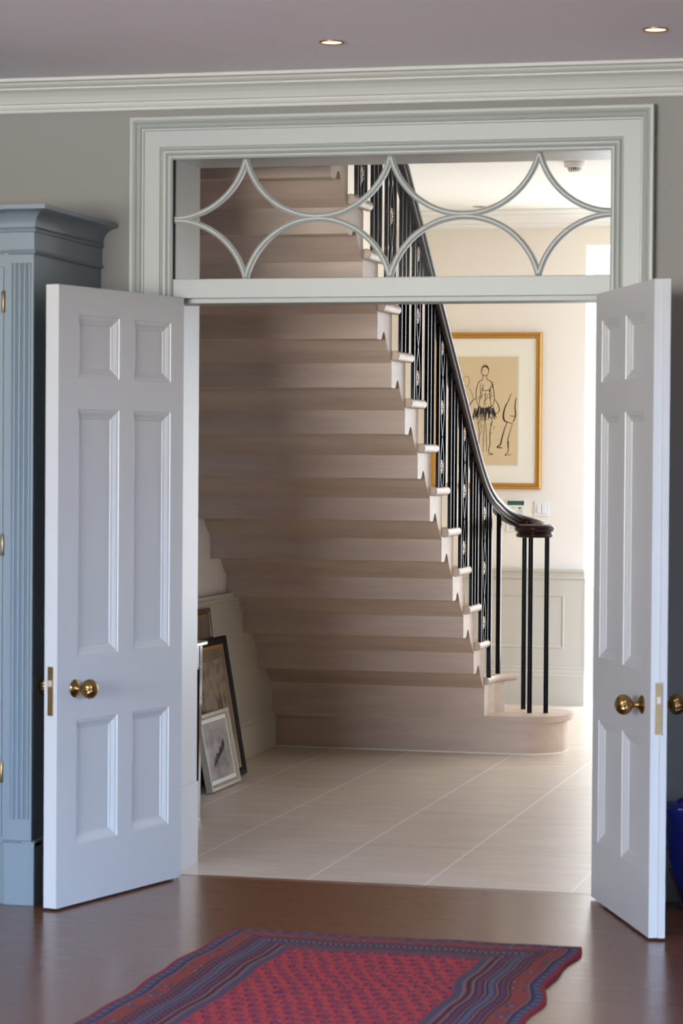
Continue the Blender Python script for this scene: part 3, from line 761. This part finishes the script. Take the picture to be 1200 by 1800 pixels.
# ---- switch plate, notice card, smoke detector, hall downlight
sw = thing('light_switch', 'square white double light switch right of the notice on the far wall', 'light switch', (.162, HY, 1.194))
b = BM(); box(b, .162-.046, .162+.046, HY-.010, HY, 1.194-.046, 1.194+.046, .003); obj('switch_plate', b, 'plastic', sw)
for dx in (-.015, .015):
    b = BM(); box(b, .162+dx-.0125, .162+dx+.0125, HY-.016, HY-.009, 1.194-.028, 1.194+.028, .002); obj('rocker', b, 'plastic', sw)
nt = thing('wall_calendar', 'white card calendar with dark green header pinned below the gilt frame', 'calendar', (.0, HY, 1.05))
Pq = lambda u, v: (u, HY-.001, v)
b = BM(); flat(b, -.052, .064, 1.135, 1.248, Pq, Nf, .012, .011); obj('card', b, 'paper', nt)
b = BM(); flat(b, -.048, .054, 1.214, 1.240, Pq, Nf, .014, .002); obj('header_band', b, 'green', nt)
b = BM()
vs = [Vector(p) for p in ((-.058, HY-.002, 1.052), (.045, HY-.002, 1.060), (.050, HY-.002, 1.140), (-.048, HY-.002, 1.135))]
_merge(b, vs+[v+Vector((0, -.006, 0)) for v in vs], [(0, 1, 2, 3), (7, 6, 5, 4), (0, 4, 5, 1), (1, 5, 6, 2), (2, 6, 7, 3), (3, 7, 4, 0)]); obj('lower_sheet', b, 'paper', nt)
ls = []
for i in range(7):
    z = 1.200-i*.009; ls.append((.5, (-.03, z), (-.03+random.uniform(.02, .05), z+.001)))
    ls.append((.5, (.015, z), (.045, z)))
for i in range(6):
    z = 1.125-i*.011; ls.append((.5, (-.04, z-.002), (random.uniform(0, .03), z)))
obj('ink_marks', strokes(ls, Pq, Nf, .0126, .0016), 'charcoal', nt, merge=False)
b = BM(); lathe(b, [(0, 0), (.006, 0), (.006, .002), (0, .002)], Matrix.Translation((.028, HY-.013, 1.196)) @ Matrix.Rotation(PI/2, 4, 'X'), 12); obj('button', b, 'darkslot', nt)
sd = thing('smoke_detector', 'round white smoke detector on the hall ceiling seen through the transom', 'smoke detector', (.745, 4.33, HZ))
b = BM(); lathe(b, [(0, HZ), (.052, HZ), (.055, HZ-.004), (.053, HZ-.024), (.050, HZ-.028), (.037, HZ-.030), (0, HZ-.030)], Matrix.Translation((.745, 4.33, 0)), 40); obj('base', b, 'plastic', sd, smooth=35)
b = BM(); lathe(b, [(.030, HZ-.030), (.026, HZ-.046), (0, HZ-.046)], Matrix.Translation((.745, 4.33, 0)), 32); obj('chamber', b, 'darkslot', sd, smooth=35)
b = BM()
for k in range(18):
    a = 2*PI*k/18; m_ = Matrix.Translation((.745, 4.33, 0)) @ Matrix.Rotation(a, 4, 'Z')
    b2 = BM(); prism(b2, [(.033, HZ-.030), (.037, HZ-.030), (.031, HZ-.047), (.026, HZ-.047)], 'y', -.0025, .0025); bmesh.ops.transform(b2, matrix=m_, verts=b2.verts[:]); join(b, b2)
lathe(b, [(0, HZ-.045), (.029, HZ-.045), (.028, HZ-.050), (.022, HZ-.053), (0, HZ-.053)], Matrix.Translation((.745, 4.33, 0)), 32)
obj('grille', b, 'plastic', sd)

def downlight(x, y, z, label, lit=True, group=None):
    d = thing('recessed_downlight', label, 'downlight', (x, y, z), group='recessed ceiling spotlights')
    b = BM(); lathe(b, [(.040, z+.001), (.040, z-.004), (.036, z-.005), (.033, z-.002), (.033, z+.001)], Matrix.Translation((x, y, 0)), 36, False); obj('bezel', b, 'brass_dull' if lit else 'silver', d, smooth=40)
    b = BM(); lathe(b, [(0, z-.0015), (.033, z-.0015), (.033, z-.0005), (0, z-.0005)], Matrix.Translation((x, y, 0)), 32); obj('lamp', b, 'lamp' if lit else 'darkslot', d)
    if lit:
        l = bpy.data.lights.new('downlight_glow', 'SPOT'); l.energy = 9; l.color = (1, .72, .48); l.spot_size = R(110); l.spot_blend = .8; l.shadow_soft_size = .03
        lo = bpy.data.objects.new('downlight_glow', l); COL.objects.link(lo); lo.parent = d; lo.location = (0, 0, -.03)
downlight(.749, -.684, CZ, 'lit warm recessed spotlight in the ceiling above the doorway middle')
downlight(1.789, -.723, CZ, 'lit warm recessed spotlight at the right end of the ceiling')
downlight(-.17, 6.52, HZ, 'unlit recessed spotlight in the white hall ceiling near the far cornice', False)

# ------------------------------------------------------------------ pictures leaning on left hall wall
def leaning(name, label, xb, xt, y0, y1, hgt, fwid, depth, matf, mati, parts, z0=.002):
    """plane leaning against left wall: bottom at x=xb,z=z0, top at x=xt; width y0..y1"""
    t_ = thing(name, label, 'picture', (xb, (y0+y1)/2, z0), group='pictures leaning under the stairs')
    upd = Vector((xt-xb, 0, 0)); upd.z = math.sqrt(max(hgt**2-(xt-xb)**2, .01)); upd.normalize()
    N = Vector((upd.z, 0, -upd.x))
    P = lambda u, v: (xb+upd.x*v-N.x*depth*0, y0+u, z0+.002+upd.z*v)
    W_ = y1-y0
    b = BM(); rect_moulding(b, 0, W_, 0, hgt, P, N, [(0, -.008), (0, depth*.9), (fwid*.12, depth), (fwid*.6, depth), (fwid*.8, depth*.8), (fwid, depth*.6), (fwid, -.008)])
    obj('frame', b, matf, t_)
    ins = fwid
    for nm, mt, wd, hh in parts:
        b = BM(); flat(b, ins-.004, W_-ins+.004, ins-.004, hgt-ins+.004, P, N, hh, .003); obj(nm, b, mt, t_); ins += wd
    return t_, P, N
t1, P1, N1 = leaning('leaning_picture', 'tall black and gold framed print leaning against the wall under the stairs', -.590, -.700, 2.42, 2.985, .655, .035, .022, 'blackframe', None,
        [('gilt_slip', 'gold', .020, .010), ('mount', 'canvas', .05, .012), ('print', 'sepia', 0, .0135)])
t2, P2, N2 = leaning('leaning_picture', 'small silver-framed grey print leaning in front of the black frame', -.530, -.597, 2.225, 2.675, .345, .026, .022, 'silver', None,
        [('mount', 'paper', .022, .010), ('print', 'greyprint', 0, .0115)])
sm = []
for i in range(16):
    u = .13+.012*i; v = .10+.0045*i; sm.append((1.6, (u, v), (u+.006, v+random.uniform(.02, .045)), (u+.012, v+.005)))
obj('ink_smudge', strokes(sm, P2, N2, .0122, .0016), 'charcoal', t2, merge=False)
sm = []
for i in range(9):
    u = .30+random.uniform(-.02, .06); v = .30+random.uniform(0, .04); sm.append((1.5, (u, v-.05), (u+.01, v), (u+random.uniform(-.03, .03), v+.07)))
obj('ink_tree', strokes(sm, P1, N1, .0142, .0016), 'charcoal', t1, merge=False)
t3, P3, N3 = leaning('leaning_picture', 'dark-framed canvas leaning behind the black frame, only its top corner showing', -.660, -.755, 2.34, 2.93, .785, .028, .014, 'rosewood', None,
        [('gilt_slip', 'gold', .012, .006), ('canvas_print', 'canvas', 0, .0075)])

# ------------------------------------------------------------------ console table by the jamb
tb = thing('console_table', 'slender dark polished console table with inlaid frieze behind the left jamb', 'table', (-.55, 1.05, 0))
TX0, TX1, TY0, TY1, TZ = -.75, -.343, .55, 1.52, .732
b = BM(); box(b, TX0, TX1+.016, TY0-.016, TY1+.016, TZ-.018, TZ, .004); obj('tabletop', b, 'rosewood', tb)
b = BM(); box(b, TX0+.01, TX1-.004, TY0+.01, TY1-.004, TZ-.115, TZ-.018); fr3 = obj('frieze', b, 'rosewood', tb)
b = BM()
for y0, y1 in ((TY0+.05, TY1-.05),):
    box(b, TX1-.005, TX1-.002, y0, y1, TZ-.104, TZ-.030)
for x0, x1 in ((TX0+.05, TX1-.045),): box(b, x0, x1, TY0+.007, TY0+.012, TZ-.104, TZ-.030)
obj('inlay_panel', b, 'inlay', fr3)
for (x, y) in ((TX0+.02, TY0+.02), (TX1-.02, TY0+.02), (TX0+.02, TY1-.02), (TX1-.02, TY1-.02)):
    b = BM()
    v0 = [(x-.018, y-.018), (x+.018, y-.018), (x+.018, y+.018), (x-.018, y+.018)]
    r0 = [b.verts.new((x+(a-x)*.72, y+(c-y)*.72, 0)) for a, c in v0]; r1 = [b.verts.new((a, c, TZ-.10)) for a, c in v0]; r2 = [b.verts.new((a, c, TZ-.018)) for a, c in v0]
    for A, B in ((r0, r1), (r1, r2)):
        for i in range(4): b.faces.new((A[i], A[(i+1) % 4], B[(i+1) % 4], B[i]))
    b.faces.new(r0); b.faces.new(r2)
    lg = obj('leg', b, 'rosewood', tb)
    b = BM(); box(b, x-.019, x+.019, y-.019, y+.019, TZ-.110, TZ-.104); obj('inlay_band', b, 'inlay', lg)

# ------------------------------------------------------------------ blue-grey cabinet (left edge)
cb = thing('tall_cabinet', 'tall blue-grey painted cabinet with fluted pilaster beside the left door', 'cabinet', (-1.3, -.35, 0))
CXR, CYF = -.262, -.675         # shaft right side, pilaster front
CXL = -2.35
b = BM(); box(b, CXL, CXR-.0015, CYF+.012, -.002, .0, 2.31); box(b, CXR-.1055, CXR-.088, CYF+.005, CYF+.02, .215, 2.16); body = obj('carcass', b, 'cabinet', cb)
# pilaster with flutes
PW0, PW1 = CXR-.086, CXR
def pilaster(x0, x1):
    b = BM(); yf = CYF; segs = []
    nfl = 4; mg = .008; fwid = (x1-x0-2*mg)/nfl
    prof = [(x0, CYF+.03), (x0, yf), (x0+mg, yf)]
    for k in range(nfl):
        a = x0+mg+k*fwid
        for i in range(1, 8):
            t_ = i/8; prof.append((a+fwid*(.16+.68*t_), yf+.007*math.sin(PI*t_)**.6))
        prof.append((a+fwid, yf))
    prof += [(x1, yf), (x1, CYF+.03)]
    prism(b, prof, 'z', .285, 2.127)
    box(b, x0, x1, yf, CYF+.03, .21, .285); box(b, x0, x1, yf, CYF+.03, 2.127, 2.20)
    return b
obj('fluted_pilaster', pilaster(PW0, PW1), 'cabinet', cb)
b = BM(); box(b, PW0-.008, CXR+.014, CYF-.012, -.004, 0, .196, .002)
prism(b, [(CYF-.014, .196), (CYF-.014, .206), (CYF-.002, .214), (CYF+.05, .214), (CYF+.05, .196)], 'x', PW0-.010, CXR+.016)
prism(b, [(CXR+.016, .196), (CXR+.016, .206), (CXR+.003, .214), (CXR-.03, .214), (CXR-.03, .196)], 'y', CYF-.013, -.004)
box(b, CXL, PW0-.006, CYF+.002, -.004, 0, .20, .002)
obj('plinth', b, 'cabinet', cb)
def crown(x0, x1, yf, nm):
    """cove crown returning round right side; profile (out, z)"""
    pr = [(0, 2.155), (.006, 2.157), (.009, 2.163), (.006, 2.169), (.002, 2.171), (.002, 2.228), (.008, 2.230), (.010, 2.236), (.006, 2.242), (.004, 2.244)]
    for i in range(9):
        a = PI/2*i/8; pr.append((.006+.052*(1-math.cos(a)), 2.246+.052*math.sin(a)))
    pr += [(.062, 2.300), (.062, 2.314), (0, 2.314)]
    b = BM(); A = [b.verts.new((x0, yf-o, z)) for o, z in pr]; B = [b.verts.new((x1+o, yf-o, z)) for o, z in pr]; C_ = [b.verts.new((x1+o, -.003, z)) for o, z in pr]
    for P_, Q in ((A, B), (B, C_)):
        for i in range(len(pr)-1): b.faces.new((P_[i], P_[i+1], Q[i+1], Q[i]))
    b.faces.new([A[-1], B[-1], C_[-1], b.verts.new((x0, -.003, pr[-1][1]))])
    return b
bb = crown(PW0, CXR, CYF, 'c')
for i in range(1): 
    b2 = crown(CXL, PW0-.001, CYF+.016, 'c')
    join(bb, b2)
obj('crown_moulding', bb, 'cabinet', cb, smooth=30)
b = BM()
dx1 = PW0-.0225
raised = [(dx1-.52+.07, dx1-.07)]
box(b, dx1-.52, dx1, CYF+.006, CYF+.026, .225, 2.115, .002)
dr_ = obj('cabinet_door', b, 'cabinet', cb)
for z in (.44, 1.195, 2.0):
    b = BM(); lathe(b, [(.0045, z-.036), (.006, z-.034), (.006, z+.034), (.0045, z+.036)], Matrix.Translation((dx1+.0015, CYF+.003, 0)), 12); obj('hinge', b, 'brass_dull', dr_, smooth=40)
b = BM(); lathe(b, [(.014, 0), (.010, .01), (.012, .02), (.016, .026), (.012, .034), (0, .036)], Matrix.Translation((dx1-.47, CYF+.004, 1.1)) @ Matrix.Rotation(PI/2, 4, 'X'), 20); obj('knob', b, 'brass', dr_, smooth=40)

# ------------------------------------------------------------------ blue bag (right edge)
bg = thing('tote_bag', 'glossy deep blue tote bag standing by the wall behind the right door', 'bag', (1.98, -.16, 0))
b = BM(); rings = []
for i in range(15):
    t_ = i/14; z = .012+.335*t_; rx = .160+.100*t_+.006*math.sin(t_*7); ry = .07+.05*t_-.02*t_**3
    row_ = []
    for j in range(40):
        a = 2*PI*j/40; c_, s_ = math.cos(a), math.sin(a)
        k = 1+.03*math.sin(a*5+z*18)+.02*math.sin(a*9-z*30)
        row_.append(b.verts.new((2.0+rx*math.copysign(abs(c_)**.7, c_)*k, -.16+ry*math.copysign(abs(s_)**.7, s_)*k, z+.012*t_*math.cos(2*a))))
    rings.append(row_)
for A, B in zip(rings, rings[1:]):
    for j in range(40): b.faces.new((A[j], A[(j+1) % 40], B[(j+1) % 40], B[j]))
b.faces.new(rings[0])
body = obj('bag_body', b, 'blue', bg, smooth=True)
body.modifiers.new('thickness', 'SOLIDIFY').thickness = .006
for yy in (-.245, -.085):
    b = BM(); pts = [Vector((1.80+.36*i/20, yy, .335+.045*math.sin(PI*i/20)**.5)) for i in range(21)]
    sweep(b, pts, [(.004*math.cos(2*PI*i/10), .010*math.sin(2*PI*i/10)) for i in range(10)]); obj('handle', b, 'blue', bg, smooth=50)
b = BM(); pts = [Vector((2.0-.160-.100*t_-.004, -.19, .02+.30*t_)) for t_ in [i/24 for i in range(11)]]
sweep(b, pts, [(.004*math.cos(2*PI*i/8), .004*math.sin(2*PI*i/8)) for i in range(8)], upv=Vector((0, 1, 0))); obj('red_piping', b, 'redcloth', bg, smooth=50)

# ------------------------------------------------------------------ rug
b = BM(); uvl = b.loops.layers.uv.new('UVMap'); NU, NV = 60, 120; top = []
def rug_pt(i, j):
    u = i/NU; v = j/NV
    le = .507+.006*math.sin(v*19)+.004*math.sin(v*47+1)
    yv = v*RL
    re = 1.612+.012*math.sin(v*21+.4)+.022*v*2.2+.007*math.sin(v*43)
    x = le+(re-le)*u
    y = -.940-yv+.006*math.sin(u*9)+.004*math.sin(u*31)
    z = .008+.0015*math.sin(u*13+v*9)+.0035*max(0, math.sin(v*21+.4+PI))*max(0, u-.8)*5
    return Vector((x, y, z))
grid = [[b.verts.new(rug_pt(i, j)) for i in range(NU+1)] for j in range(NV+1)]
bot = {}
for j in range(NV):
    for i in range(NU):
        f = b.faces.new((grid[j][i], grid[j][i+1], grid[j+1][i+1], grid[j+1][i]))
        for lp, (di, dj) in zip(f.loops, ((0, 0), (1, 0), (1, 1), (0, 1))): lp[uvl].uv = ((i+di)/NU*RW, (j+dj)/NV*RL)
edge = [grid[0][i] for i in range(NU+1)]+[grid[j][NU] for j in range(1, NV+1)]+[grid[NV][i] for i in range(NU-1, -1, -1)]+[grid[j][0] for j in range(NV-1, 0, -1)]
low = [b.verts.new((v.co.x, v.co.y, .0005)) for v in edge]
for k in range(len(edge)):
    k2 = (k+1) % len(edge); f = b.faces.new((edge[k], low[k], low[k2], edge[k2]))
    for lp in f.loops: lp[uvl].uv = (.004, .5)
tag(obj('persian_rug', b, 'rug', smooth=60), 'red Persian rug with striped navy borders lying on the oak floor', 'rug')
